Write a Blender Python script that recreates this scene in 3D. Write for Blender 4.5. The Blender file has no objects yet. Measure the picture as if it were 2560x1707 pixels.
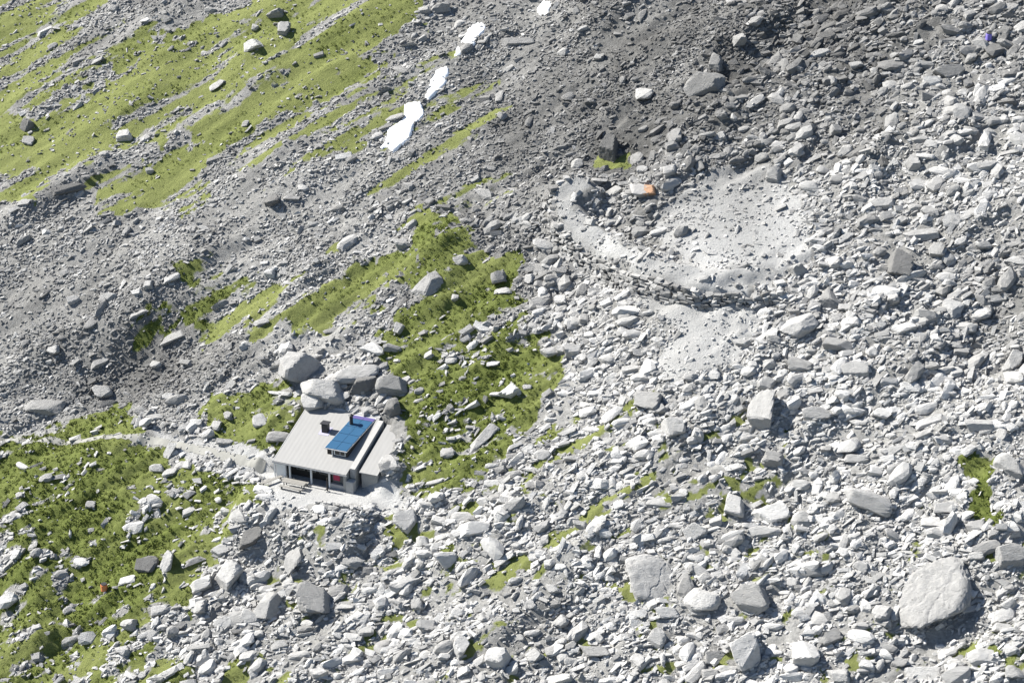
import bpy, bmesh, math, random
import numpy as np
from mathutils import Vector, Matrix

scene = bpy.context.scene
COL = scene.collection
R = math.radians

# ------------------------------------------------------------------ camera, sky, sun, exposure
DIST, PITCH, FPX = 250.0, R(25), 5000.0
CAM = np.array([0.0, -DIST*math.cos(PITCH), DIST*math.sin(PITCH)])
FW = np.array([0.0, math.cos(PITCH), -math.sin(PITCH)])
UP = np.array([0.0, math.sin(PITCH), math.cos(PITCH)])
RT = np.array([1.0, 0.0, 0.0])
cd = bpy.data.cameras.new("camera"); cam = bpy.data.objects.new("camera", cd); COL.objects.link(cam)
cam.location = CAM; cam.rotation_euler = (math.pi/2 - PITCH, 0, 0)
cd.sensor_width = 36; cd.lens = FPX/2560*36; cd.clip_start = 1; cd.clip_end = 6000
scene.camera = cam

SUN = Vector((-0.70, 0.27, 0.71)).normalized()      # towards the sun
w = bpy.data.worlds.new("World"); scene.world = w; w.use_nodes = True
nt = w.node_tree
sky = nt.nodes.new("ShaderNodeTexSky"); sky.sky_type = 'NISHITA'; sky.sun_disc = False
sky.sun_elevation = math.asin(SUN.z); sky.sun_rotation = math.atan2(SUN.x, SUN.y)
sky.altitude = 2400
bg = nt.nodes["Background"]; nt.links.new(sky.outputs[0], bg.inputs[0]); bg.inputs[1].default_value = 0.062
ld = bpy.data.lights.new("sun", 'SUN'); ld.energy = 5.0; ld.angle = R(0.55); ld.color = (1, 0.965, 0.90)
lo = bpy.data.objects.new("sun", ld); COL.objects.link(lo)
lo.rotation_euler = SUN.to_track_quat('Z', 'Y').to_euler(); lo.location = SUN*300
scene.view_settings.view_transform = 'Standard'; scene.view_settings.look = 'None'
scene.view_settings.exposure = 1.26; scene.view_settings.gamma = 1.0

# ------------------------------------------------------------------ noise
def _h(ix, iy, s):
    n = (ix.astype(np.int64)*374761393 + iy.astype(np.int64)*668265263 + s*974634777) & 0x7fffffff
    n = ((n ^ (n >> 13))*1274126177) & 0x7fffffff
    return ((n ^ (n >> 16)) & 0xffff)/65535.0
def vn(x, y, s):
    ix = np.floor(x); iy = np.floor(y); fx = x-ix; fy = y-iy
    fx = fx*fx*fx*(fx*(fx*6-15)+10); fy = fy*fy*fy*(fy*(fy*6-15)+10)
    a = _h(ix, iy, s); b = _h(ix+1, iy, s); c = _h(ix, iy+1, s); d = _h(ix+1, iy+1, s)
    return (a+(b-a)*fx)*(1-fy) + (c+(d-c)*fx)*fy          # 0..1
def fbm(x, y, s, o=4):
    t = 0; a = 1; n = 0
    for i in range(o):
        t = t + a*vn(x, y, s+i); n += a; a *= .5; x = x*2.03+7.1; y = y*2.03-3.3
    return t/n
def sst(a, b, x):
    t = np.clip((x-a)/(b-a), 0, 1); return t*t*(3-2*t)

# ------------------------------------------------------------------ terrain height
GX, GY = 0.20, 0.54
HO = np.array([-28.995, -12.445, -10.124]); HA = -0.378
HX = np.array([math.cos(HA), math.sin(HA)]); HY = np.array([-math.sin(HA), math.cos(HA)])
FLOOR = HO[2]-2.4
# "along the bands" direction: beds run from lower left to upper right across the slope
BA = R(26); BC, BS = math.cos(BA), math.sin(BA)
def band(x, y):
    return x*BC + y*BS, -x*BS + y*BC
def h_base(x, y):
    z = GX*x + GY*y
    u, v = band(x, y)
    far = sst(200, 420, np.hypot(x, y))
    z = z + (fbm(x/34, y/34, 11, 3)-.5)*5.5 + (fbm(u/26, v/7.5, 21, 3)-.5)*2.7
    z = z + far*(fbm(x/110, y/110, 91, 4)-.5)*40
    return z
def h_feat(x, y):
    z = h_base(x, y)
    for (cx, cy, rx, ry, ang, dz) in FEATS:
        c, s = math.cos(ang), math.sin(ang)
        X = (x-cx)*c + (y-cy)*s; Y = -(x-cx)*s + (y-cy)*c
        z = z + dz*np.exp(-((X/rx)**2+(Y/ry)**2))
    lx = (x-HO[0])*HX[0] + (y-HO[1])*HX[1]; ly = (x-HO[0])*HY[0] + (y-HO[1])*HY[1]
    # benched ground around the hut
    d = np.hypot(lx-5, ly-2); wq = 1-sst(11, 24, d)
    pl = GX*x+GY*y
    z = z*(1-wq) + pl*wq
    side = sst(.2, 2.0, ly)
    x0 = -1.6*(1-side)+.1*side; x1 = 13.0*(1-side)+10.9*side; wx = 2.6*(1-side)+.7*side
    dx = np.maximum(np.maximum(x0-lx, lx-x1), 0); dyf = np.maximum(-3.2-ly, 0); dyb = np.maximum(ly-9.1, 0)
    z = z + 1.25*np.exp(-((lx-14.2)/1.6)**2-((ly-4.2)/3.4)**2) + .5*np.exp(-((lx+2.5)/2.5)**2-((ly-4)/3.5)**2)
    t = 1-sst(0, 1, np.sqrt((dx/wx)**2+(dyf/8.0)**2+(dyb/0.9)**2))
    z = z*(1-t) + FLOOR*t
    if len(PAD):
        (cx, cy, cz) = PAD[0]; c, s = math.cos(R(8)), math.sin(R(8)); X = (x-cx)*c+(y-cy)*s; Y = -(x-cx)*s+(y-cy)*c
        q = np.exp(-((X/14)**2+(Y/7.5)**2)**2)
        z = z*(1-q)+(cz+.75*(GX*(x-cx)+GY*(y-cy)))*q
    if len(RIM):
        d = np.full(np.shape(x), 1e6); sd = np.zeros(np.shape(x)); am = np.ones(np.shape(x))
        for i in range(len(RIM)-1):
            a, b2 = RIM[i], RIM[i+1]; ab = b2-a; tt = np.clip(((x-a[0])*ab[0]+(y-a[1])*ab[1])/(ab@ab), 0, 1)
            px_, py_ = x-a[0]-ab[0]*tt, y-a[1]-ab[1]*tt; dd = np.hypot(px_, py_)
            m_ = dd < d; am = np.where(m_, AMP[i]*(1-tt)+AMP[i+1]*tt, am); d = np.where(m_, dd, d); sd = np.where(m_, np.sign(ab[0]*py_-ab[1]*px_), sd)
        sg = d*sd                                  # positive on the uphill side
        z = z + 2.6*am*(1-np.where(sg > 0, sst(.8, 4.2, sg), sst(.9, 1.9, -sg))) - .5*am*np.exp(-((sg-4.2)/2.2)**2)*(d < 9)
    return z
FEATS = []
def h_all(x, y):
    z = h_feat(x, y)
    u, v = band(x, y)
    sm = 1-smooth_mask(x, y)*.93
    rg = 1-np.abs(2*fbm(u/9, v/2.1, 37, 3)-1)
    z = z + ((fbm(u/5.5, v/1.8, 31, 3)-.5)*1.0 + (rg**3-.35)*.4 + (fbm(x/1.1, y/1.1, 41, 3)-.5)*.42)*sm*(1-.55*sst(20, 34, y-.35*x)*sst(10, -14, x-.35*y))
    return z
def smooth_mask(x, y):
    lx = (x-HO[0])*HX[0] + (y-HO[1])*HX[1]; ly = (x-HO[0])*HY[0] + (y-HO[1])*HY[1]
    t = np.maximum(.45*(1-sst(1.2, 2.2, rim_dist(x, y))), 1-sst(0, 1.5, np.maximum(np.abs(lx-5.8)-7.6, np.abs(ly-2.2)-7.2)))
    for (cx, cy, rx, ry, ang) in SMOOTH:
        c, s = math.cos(ang), math.sin(ang)
        X = (x-cx)*c + (y-cy)*s; Y = -(x-cx)*s + (y-cy)*c
        t = np.maximum(t, np.exp(-((X/rx)**2+(Y/ry)**2)**2))
    return t
SMOOTH = []; RIM = []; PAD = []
K = 2560/2352.0
def hit(px, py, hf=None):
    """place on the hillside that is seen at (px, py) of the 2352-wide survey picture"""
    hf = hf or h_feat
    px = np.atleast_1d(np.asarray(px, float))*K; py = np.atleast_1d(np.asarray(py, float))*K
    d = FW[None]+RT[None]*((px-1280)/FPX)[:, None]-UP[None]*((py-853.5)/FPX)[:, None]
    t = np.full(len(px), 250.0)
    for _ in range(14):
        P = CAM + d*t[:, None]
        e = P[:, 2]-hf(P[:, 0], P[:, 1])
        sl = -(d[:, 2]) + GX*d[:, 0]+GY*d[:, 1]
        t = t + e/sl*.8
    return CAM + d*t[:, None]
def H1(px, py): return hit(px, py)[0]
M = K/FPX                     # metres per survey pixel per metre of distance
def mpp(P): return M*float(np.dot(np.asarray(P)-CAM, FW))

def feat(px, py, rx, ry, ang, dz):
    p = H1(px, py); FEATS.append((p[0], p[1], rx, ry, R(ang), dz))
RIMPX = [(1330, 462), (1290, 490), (1296, 530), (1345, 575), (1410, 612), (1470, 640), (1535, 656), (1600, 668), (1690, 668), (1780, 650)]
AMP = [1.0, 1.0, 1, 1, 1, 1, .85, .6, .4, 0]
_f = []
for a in [          (1560, 780, 7, 13, 0, 1.2), (1500, 740, 7, 4, 0, .6),
          
          (250, 850, 13, 6, 20, -2.5), (240, 760, 14, 3.5, 25, 1.6), (420, 800, 7, 3, 25, -1.5),
          (2270, 760, 7, 5, 0, -2.5), (2260, 640, 8, 4, 10, -1.2), (1410, 350, 5, 4, 30, -2.2), (1500, 320, 6, 3, 30, -1.2),
          (2060, 380, 3, 3, 0, -1.0), (1650, 260, 7, 3, 35, 1.2), (120, 450, 8, 2, 25, 1.6), (170, 1380, 4, 8, 0, -2.0),
          (60, 1300, 3, 9, 20, 1.2), (560, 930, 7, 4, 0, .8), (1010, 560, 4, 4, 0, 1.6), (880, 940, 4, 4, 0, -2.0),
          (1750, 110, 10, 4, 30, -2.2)]:
    _f.append(a)
for a in _f: feat(*a)
PAD.append(tuple(H1(1680, 530)))
_r = hit([p[0] for p in RIMPX], [p[1] for p in RIMPX])[:, :2]
RIM = [q for q in _r]
for (px, py, rx, ry, ang) in [(1700, 520, 13, 7, 10), (1560, 770, 5, 9, 0), (1330, 560, 4.5, 1.5, -42), (1440, 625, 5, 1.3, -22), (480, 1030, 7, 2.6, -25)]:
    p = H1(px, py); SMOOTH.append((p[0], p[1], rx, ry, R(ang)))

# ------------------------------------------------------------------ ground cover zones (polygons laid out on the hillside)
def world_poly(pts):
    a = np.array(pts, float); return hit(a[:, 0], a[:, 1])[:, :2]
def pip(x, y, poly):
    c = np.zeros(x.shape, bool); n = len(poly); j = n-1
    for i in range(n):
        xi, yi = poly[i]; xj, yj = poly[j]
        with np.errstate(divide='ignore', invalid='ignore'):
            k = ((yi > y) != (yj > y)) & (x < (xj-xi)*(y-yi)/(yj-yi+1e-12)+xi)
        c ^= k; j = i
    return c
GRASS = [(.45, [(-300, -200), (650, -200), (330, 110), (0, 290), (-300, 400)]),
 (.86, [(-300, 400), (0, 290), (160, 250), (330, 110), (520, 40), (640, -120), (1050, -120), (975, 60), (900, 130), (720, 235), (560, 310), (440, 350), (330, 320), (200, 350), (90, 440), (0, 480), (-300, 600)]),
 (.46, [(200, 360), (440, 350), (760, 230), (880, 160), (850, 260), (640, 330), (500, 410), (430, 480), (250, 470)]),
 (.24, [(850, 140), (1180, 150), (1150, 520), (800, 600), (600, 480)]),
 (.93, [(950, 495), (1050, 505), (1080, 560), (1075, 620), (990, 605), (935, 560)]),
 (.58, [(430, 610), (860, 590), (870, 740), (640, 780), (420, 720)]),
 (.75, [(310, 740), (430, 690), (520, 670), (610, 740), (490, 790), (420, 760), (340, 800)]),
 (.66, [(830, 630), (1180, 570), (1240, 740), (1000, 660), (900, 700)]),
 (.85, [(850, 800), (930, 730), (990, 660), (1100, 700), (1110, 640), (1150, 660), (1150, 700), (1220, 720), (1250, 830), (1285, 885), (1230, 960), (1180, 985), (1130, 1040), (1060, 1110), (985, 1130), (940, 1060), (925, 960), (880, 880)]),
 (.97, [(480, 895), (600, 870), (710, 895), (700, 960), (655, 1025), (600, 1035), (530, 990), (430, 985), (440, 940)]),
 (.90, [(-300, 1040), (0, 1010), (60, 1000), (180, 950), (240, 925), (320, 1000), (430, 1060), (470, 1095), (600, 1110), (625, 1140), (540, 1185), (470, 1260), (440, 1400), (300, 1420), (240, 1340), (100, 1310), (0, 1200), (-300, 1300)]),
 (.66, [(-300, 1230), (480, 1240), (470, 1400), (380, 1500), (560, 1568), (560, 1800), (-300, 1800)]),
 (.90, [(2220, 1050), (2280, 1040), (2305, 1150), (2260, 1230), (2195, 1220), (2225, 1130)]),
 (.36, [(930, 980), (1300, 950), (1790, 950), (1790, 1120), (1350, 1190), (940, 1150)]),
 (.85, [(1395, 1310), (1430, 1385), (1520, 1395), (1480, 1415), (1420, 1400), (1385, 1340)]),
 (.95, [(1385, 335), (1440, 335), (1430, 390), (1385, 390)]),
 (.17, [(560, 1240), (1300, 1150), (1700, 1180), (2500, 1250), (2500, 1800), (560, 1800)]),
 (.80, [(1000, 1270), (1080, 1260), (1085, 1320), (1030, 1310)]), (.8, [(890, 1200), (930, 1200), (960, 1240), (920, 1250)])]
GRAVEL = [(1.0, [(1560, 450), (1640, 385), (1790, 380), (1850, 450), (1860, 600), (1760, 645), (1600, 668), (1500, 640), (1560, 590), (1500, 510)]),
 (.72, [(1450, 640), (1700, 660), (1760, 700), (1700, 830), (1540, 880), (1500, 830), (1560, 760), (1450, 690)]),
 (1.0, [(625, 1080), (830, 1090), (905, 1120), (930, 1160), (860, 1172), (760, 1160), (650, 1178), (600, 1180), (620, 1130)]),
 (.95, [(350, 990), (500, 1012), (640, 1052), (640, 1100), (560, 1088), (470, 1062), (380, 1022)])]
FINE = [(1.0, [(980, -200), (1760, -200), (1700, 100), (1560, 230), (1400, 330), (1330, 440), (1150, 470), (900, 430), (700, 600), (0, 560), (-300, 600), (-300, -200)]),
        (1.0, [(-300, 560), (900, 500), (1200, 560), (1230, 720), (900, 740), (700, 880), (450, 960), (-300, 1000)])]
GRASS = [(s, world_poly(p)) for s, p in GRASS]; GRAVEL = [(s, world_poly(p)) for s, p in GRAVEL]; FINE = [(s, world_poly(p)) for s, p in FINE]
def zone(x, y, zs, warp, seed):
    wx = x + (fbm(x/5, y/5, seed, 3)-.5)*warp + (fbm(x/1.2, y/1.2, seed+20, 2)-.5)*warp*.35; wy = y + (fbm(x/5, y/5, seed+9, 3)-.5)*warp + (fbm(x/1.2, y/1.2, seed+29, 2)-.5)*warp*.35
    m = np.zeros(x.shape)
    for s, p in zs:
        k = pip(wx, wy, p); m[k] = np.maximum(m[k], s)
    return m
def grass_at(x, y):
    s = zone(x, y, GRASS, 8.0, 201)
    u, v = band(x, y)
    k_ = sst(-5, 25, y-.35*x); n = fbm(u/13, v/1.9, 211, 4)*(.45+.35*k_)+(.55-.35*k_)*fbm(x/1.6, y/1.1, 221, 3)
    n = np.clip((n-.5)*2.5+.5, .02, 1)
    return sst(-.16, .15, s-n)*(s > 0)
def rim_dist(x, y):
    d = np.full(np.shape(x), 1e6)
    for a, b2 in zip(RIM[:8], RIM[1:9]):
        ab = b2-a; tt = np.clip(((x-a[0])*ab[0]+(y-a[1])*ab[1])/(ab@ab), 0, 1); d = np.minimum(d, np.hypot(x-a[0]-ab[0]*tt, y-a[1]-ab[1]*tt))
    return d
def gravel_at(x, y): return np.maximum(zone(x, y, GRAVEL, 2.0, 231), 1.0*(rim_dist(x, y)+(fbm(x/1.6, y/1.6, 235, 3)-.5)*2.2 < 1.25))
def fine_at(x, y): return zone(x, y, FINE, 9.0, 241)
TB = []  # darker rock areas; shade of hollows is put into the tone too
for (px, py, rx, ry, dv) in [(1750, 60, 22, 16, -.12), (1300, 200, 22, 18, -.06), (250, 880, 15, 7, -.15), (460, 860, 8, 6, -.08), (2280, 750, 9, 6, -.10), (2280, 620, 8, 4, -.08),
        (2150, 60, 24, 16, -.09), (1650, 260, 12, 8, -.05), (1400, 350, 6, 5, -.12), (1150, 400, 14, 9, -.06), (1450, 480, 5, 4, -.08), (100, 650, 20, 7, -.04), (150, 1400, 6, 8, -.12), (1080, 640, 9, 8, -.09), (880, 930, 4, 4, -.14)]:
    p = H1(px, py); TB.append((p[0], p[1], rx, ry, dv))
PA = H1(1500, 1200); PB = H1(1250, 100)
def tone_at(x, y):
    q = ((x-PB[0])*.35*(PA[0]-PB[0]) + (y-PB[1])*(PA[1]-PB[1]))/((PA[0]-PB[0])**2*.35+(PA[1]-PB[1])**2)
    t = .325 + .12*sst(.1, 1.0, q) + .03*sst(0, 60, x)
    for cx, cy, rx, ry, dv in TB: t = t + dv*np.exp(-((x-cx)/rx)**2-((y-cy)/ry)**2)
    return np.clip(t + (fbm(x/6, y/6, 251, 4)-.5)*.20, .06, .5)

# ------------------------------------------------------------------ node helpers
def mat(name):
    m = bpy.data.materials.new(name); m.use_nodes = True; n = m.node_tree
    b = n.nodes["Principled BSDF"]; b.inputs["Roughness"].default_value = .9
    b.inputs["Specular IOR Level"].default_value = .25
    return m, n, b
def N(n, t, **k):
    x = n.nodes.new(t)
    for a, v in k.items(): setattr(x, a, v)
    return x
def noise(n, scale, detail=6, rough=.6, vec=None):
    t = N(n, "ShaderNodeTexNoise"); t.inputs["Scale"].default_value = scale; t.inputs["Detail"].default_value = detail
    t.inputs["Roughness"].default_value = rough
    if vec is not None: n.links.new(vec, t.inputs["Vector"])
    return t.outputs["Fac"]
def mathn(n, op, a, b=None, clamp=False):
    x = N(n, "ShaderNodeMath", operation=op); x.use_clamp = clamp
    for i, v in enumerate((a, b)):
        if v is None: continue
        if hasattr(v, "is_output"): n.links.new(v, x.inputs[i])
        else: x.inputs[i].default_value = v
    return x.outputs[0]
def mixc(n, f, a, b):
    x = N(n, "ShaderNodeMix", data_type='RGBA')
    for s, v in ((x.inputs[0], f), (x.inputs[6], a), (x.inputs[7], b)):
        if hasattr(v, "is_output"): n.links.new(v, s)
        elif isinstance(v, tuple): s.default_value = v+(1,)
        else: s.default_value = v
    return x.outputs[2]
def attr(n, name):
    a = N(n, "ShaderNodeAttribute"); a.attribute_name = name; return a.outputs["Fac"]
def pos(n): return N(n, "ShaderNodeNewGeometry").outputs["Position"]
def grey(n, v, tint=(1.0, .985, .955)):
    c = N(n, "ShaderNodeCombineColor")
    for i in range(3):
        n.links.new(mathn(n, 'MULTIPLY', v, tint[i]), c.inputs[i])
    return c.outputs[0]
def bump(n, b, h, strength, dist):
    x = N(n, "ShaderNodeBump"); x.inputs["Strength"].default_value = strength; x.inputs["Distance"].default_value = dist
    n.links.new(h, x.inputs["Height"]); n.links.new(x.outputs[0], b.inputs["Normal"])

# rock: tone attribute on every stone, times lichen and mineral patches
rock, n, b = mat("rock")
P_ = pos(n)
mp = N(n, "ShaderNodeMapping"); n.links.new(P_, mp.inputs[0]); mp.inputs["Rotation"].default_value = (.5, .3, R(33)); mp.inputs["Scale"].default_value = (.5, 2.2, 2.4)
v = mathn(n, 'MULTIPLY', attr(n, "tone"), mathn(n, 'ADD', mathn(n, 'MULTIPLY', noise(n, 1.6, 8, .7, P_), .75), .63))
v = mathn(n, 'MULTIPLY', v, mathn(n, 'ADD', mathn(n, 'MULTIPLY', noise(n, 1.2, 6, .65, mp.outputs[0]), .5), .75))
lich = mathn(n, 'GREATER_THAN', noise(n, 2.6, 6, .75, P_), .63)
c = grey(n, v)
rs = mathn(n, 'MULTIPLY', mathn(n, 'SUBTRACT', noise(n, .8, 7, .75, P_), .56), 3.2, True)
c = mixc(n, mathn(n, 'MULTIPLY', rs, .5), c, (.20, .165, .125))
c = mixc(n, mathn(n, 'MULTIPLY', lich, .6), c, (.09, .092, .07))
n.links.new(c, b.inputs["Base Color"])
bump(n, b, mathn(n, 'ADD', noise(n, 3.5, 8, .7, mp.outputs[0]), noise(n, 9, 4, .7, P_)), .8, .18)
# rusty lichen boulder
orange, n, b = mat("orange_lichen_rock")
P_ = pos(n)
tc = N(n, 'ShaderNodeTexCoord').outputs['Object']; sx = N(n, 'ShaderNodeSeparateXYZ'); n.links.new(tc, sx.inputs[0])
f = mathn(n, 'GREATER_THAN', mathn(n, 'ADD', sx.outputs[0], mathn(n, 'MULTIPLY', noise(n, 1.1, 5, .7, P_), 3.0)), 1.45)
c = mixc(n, f, (.34, .33, .32), mixc(n, noise(n, 5, 5, .6, P_), (.34, .20, .12), (.50, .31, .20)))
n.links.new(c, b.inputs["Base Color"]); bump(n, b, noise(n, 3, 8, .7, P_), .6, .15)
# ground
ground_m, n, b = mat("hillside")
P_ = pos(n)
mp = N(n, "ShaderNodeMapping"); n.links.new(P_, mp.inputs[0]); mp.inputs["Rotation"].default_value = (0, 0, R(-33)); mp.inputs["Scale"].default_value = (.55, 1.5, 1)
n1 = noise(n, 2.2, 8, .75, P_); n2 = noise(n, .5, 5, .6, mp.outputs[0])
dirt = grey(n, mathn(n, 'MULTIPLY', attr(n, "tone"), mathn(n, 'ADD', mathn(n, 'MULTIPLY', n1, 1.5), .02)), (1, .985, .94))
grav = grey(n, mathn(n, 'MULTIPLY', attr(n, "tone"), mathn(n, 'ADD', mathn(n, 'MULTIPLY', noise(n, 6, 8, .85, P_), 1.5), .36)), (1, .995, .97))
c = mixc(n, attr(n, "gravel"), dirt, grav)
g = mixc(n, mathn(n, 'ADD', mathn(n, 'MULTIPLY', mathn(n, 'SUBTRACT', n1, .5), 3.0), .5, True), (.058, .080, .010), (.160, .188, .048))
g2 = mixc(n, mathn(n, 'MULTIPLY', mathn(n, 'SUBTRACT', 1.0, attr(n, "lush")), .62, True), g, (.225, .242, .086))
gm = mathn(n, 'ADD', mathn(n, 'MULTIPLY', mathn(n, 'SUBTRACT', attr(n, "grass"), .5), 2.2), mathn(n, 'ADD', mathn(n, 'MULTIPLY', mathn(n, 'SUBTRACT', noise(n, 3.2, 6, .75, P_), .5), 2.4), .5), True)
c = mixc(n, gm, c, g2)
n.links.new(c, b.inputs["Base Color"])
bump(n, b, mathn(n, 'ADD', noise(n, 2.4, 8, .8, P_), mathn(n, 'MULTIPLY', noise(n, 8, 4, .7, P_), .6)), .9, .3)
# leaves of tufts and dwarf shrubs
leaf, n, b = mat("tuft_leaves")
c = mixc(n, attr(n, "tone"), (.045, .066, .008), (.225, .255, .062)); n.links.new(c, b.inputs["Base Color"])
snow, n, b = mat("old_snow")
dg = mathn(n, 'MULTIPLY', mathn(n, 'SUBTRACT', noise(n, .9, 8, .7, pos(n)), .52), 3.0, True)
n.links.new(mixc(n, dg, (.90, .91, .92), (.52, .51, .49)), b.inputs["Base Color"]); bump(n, b, noise(n, 2, 5, .6, pos(n)), .3, .1)
def flat(name, col, rough=.7, var=.25, scale=4, metal=0, spec=.3):
    m, n, b = mat(name)
    lo = tuple(x*(1-var) for x in col); hi = tuple(min(1, x*(1+var)) for x in col)
    n.links.new(mixc(n, noise(n, scale, 6, .7, pos(n)), lo, hi), b.inputs["Base Color"])
    b.inputs["Roughness"].default_value = rough; b.inputs["Metallic"].default_value = metal; b.inputs["Specular IOR Level"].default_value = spec
    return m
roof_m, n, b = mat("weathered_metal_roof")
tc = N(n, "ShaderNodeTexCoord").outputs["Object"]
wv = N(n, "ShaderNodeTexWave", wave_type='BANDS', bands_direction='X'); wv.inputs["Scale"].default_value = .55; wv.inputs["Distortion"].default_value = .1
n.links.new(tc, wv.inputs["Vector"])
st = N(n, "ShaderNodeMapping"); n.links.new(tc, st.inputs[0]); st.inputs["Scale"].default_value = (2.2, .25, 1)
n.links.new(mixc(n, noise(n, 1.2, 7, .7, st.outputs[0]), (.235, .232, .225), (.315, .31, .30)), b.inputs["Base Color"])
bump(n, b, wv.outputs["Fac"], .12, .04); b.inputs["Roughness"].default_value = .55
WALL = flat("stone_masonry", (.30, .295, .28), var=.5, scale=5)
WHITE = flat("white_paint", (.72, .72, .70), var=.08)
WOOD = flat("dark_timber", (.035, .030, .026), var=.4)
GREYWOOD = flat("weathered_timber", (.24, .23, .21), var=.3)
GLASS = flat("dark_glass", (.012, .014, .016), rough=.12, spec=.5)
DARKMETAL = flat("dark_metal", (.035, .035, .038), rough=.5, metal=.0)
ZINC = flat("zinc", (.42, .42, .42), rough=.5)
RED = flat("red_paint", (.38, .045, .09), var=.15)
BLUE = flat("blue_solar_glass", (.030, .088, .165), rough=.3, var=.06, spec=.35)
VIOLET_GLARE = flat("violet_glare_on_glass", (.10, .085, .215), rough=.3, var=.1, spec=.35)  # glare on the uppermost panels, painted as a violet glass colour
BLUEPAINT = flat("blue_plastic", (.22, .18, .55), rough=.5, var=.2)
ORANGEPAINT = flat("orange_plastic", (.62, .22, .09), rough=.6, var=.2)
CONC = flat("pale_concrete", (.34, .335, .325), var=.22, scale=3)

# ------------------------------------------------------------------ object helpers
def link(name, me, m=None, parent=None):
    o = bpy.data.objects.new(name, me); COL.objects.link(o)
    if m: me.materials.append(m)
    if parent: o.parent = parent
    return o
def tag(o, label, cat=None, group=None):
    o["label"] = label
    if cat: o["category"] = cat
    if group: o["group"] = group
    return o
def np_mesh(name, V, F, smooth=False, **attrs):
    me = bpy.data.meshes.new(name); k = F.shape[1]
    me.vertices.add(len(V)); me.vertices.foreach_set("co", V.astype(np.float32).ravel())
    me.loops.add(F.size); me.loops.foreach_set("vertex_index", F.astype(np.int32).ravel())
    me.polygons.add(len(F)); me.polygons.foreach_set("loop_start", (np.arange(len(F))*k).astype(np.int32))
    me.polygons.foreach_set("loop_total", np.full(len(F), k, np.int32))
    me.polygons.foreach_set("use_smooth", np.full(len(F), smooth))
    for a, val in attrs.items():
        at = me.attributes.new(a, 'FLOAT', 'POINT'); at.data.foreach_set("value", val.astype(np.float32).ravel())
    me.update(calc_edges=True)
    return me

# ------------------------------------------------------------------ hillside sheet
def axis(lo, c0, c1, hi, step):
    mid = np.arange(c0, c1+step/2, step)
    def out(a, b):
        r = []; s = step; x = a
        while (x < b): s *= 1.09; x += s; r.append(x)
        return np.array(r)
    up = out(c1, hi); dn = -out(-c0, -lo)[::-1]
    return np.concatenate([dn, mid, up])
ax = axis(-900, -82, 82, 900, .34); ay = axis(-700, -58, 82, 1200, .34)
XX, YY = np.meshgrid(ax, ay); xf = XX.ravel(); yf = YY.ravel()
ZZ = h_all(xf, yf)
nx, ny = len(ax), len(ay)
idx = np.arange(nx*ny).reshape(ny, nx)
Fq = np.stack([idx[:-1, :-1], idx[:-1, 1:], idx[1:, 1:], idx[1:, :-1]], -1).reshape(-1, 4)
gr = grass_at(xf, yf); gv = gravel_at(xf, yf); gr = gr*(gv < .5)
LB = [(*H1(px, py)[:2], r) for px, py, r in [(1050, 900, 15), (120, 1150, 24), (1020, 560, 6), (350, 740, 9), (650, 1100, 6), (2250, 1130, 8), (1180, 720, 8), (250, 1300, 14)]]
def lush_at(x, y):
    l = np.zeros(x.shape)
    for cx, cy, r in LB: l = np.maximum(l, np.exp(-((x-cx)**2+(y-cy)**2)/r**2))
    u, v = band(x, y)
    return np.clip(l + (fbm(u/9, v/3, 261, 3)-.5)*1.3+.1, 0, 1)
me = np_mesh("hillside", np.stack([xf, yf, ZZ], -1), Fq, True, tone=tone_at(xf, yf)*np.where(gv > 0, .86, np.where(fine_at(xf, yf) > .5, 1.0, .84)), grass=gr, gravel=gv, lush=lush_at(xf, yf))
hs = link("hillside", me, ground_m); hs["kind"] = "structure"; hs["label"] = "steep stony mountain slope with scree, gravel and grass"

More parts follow.
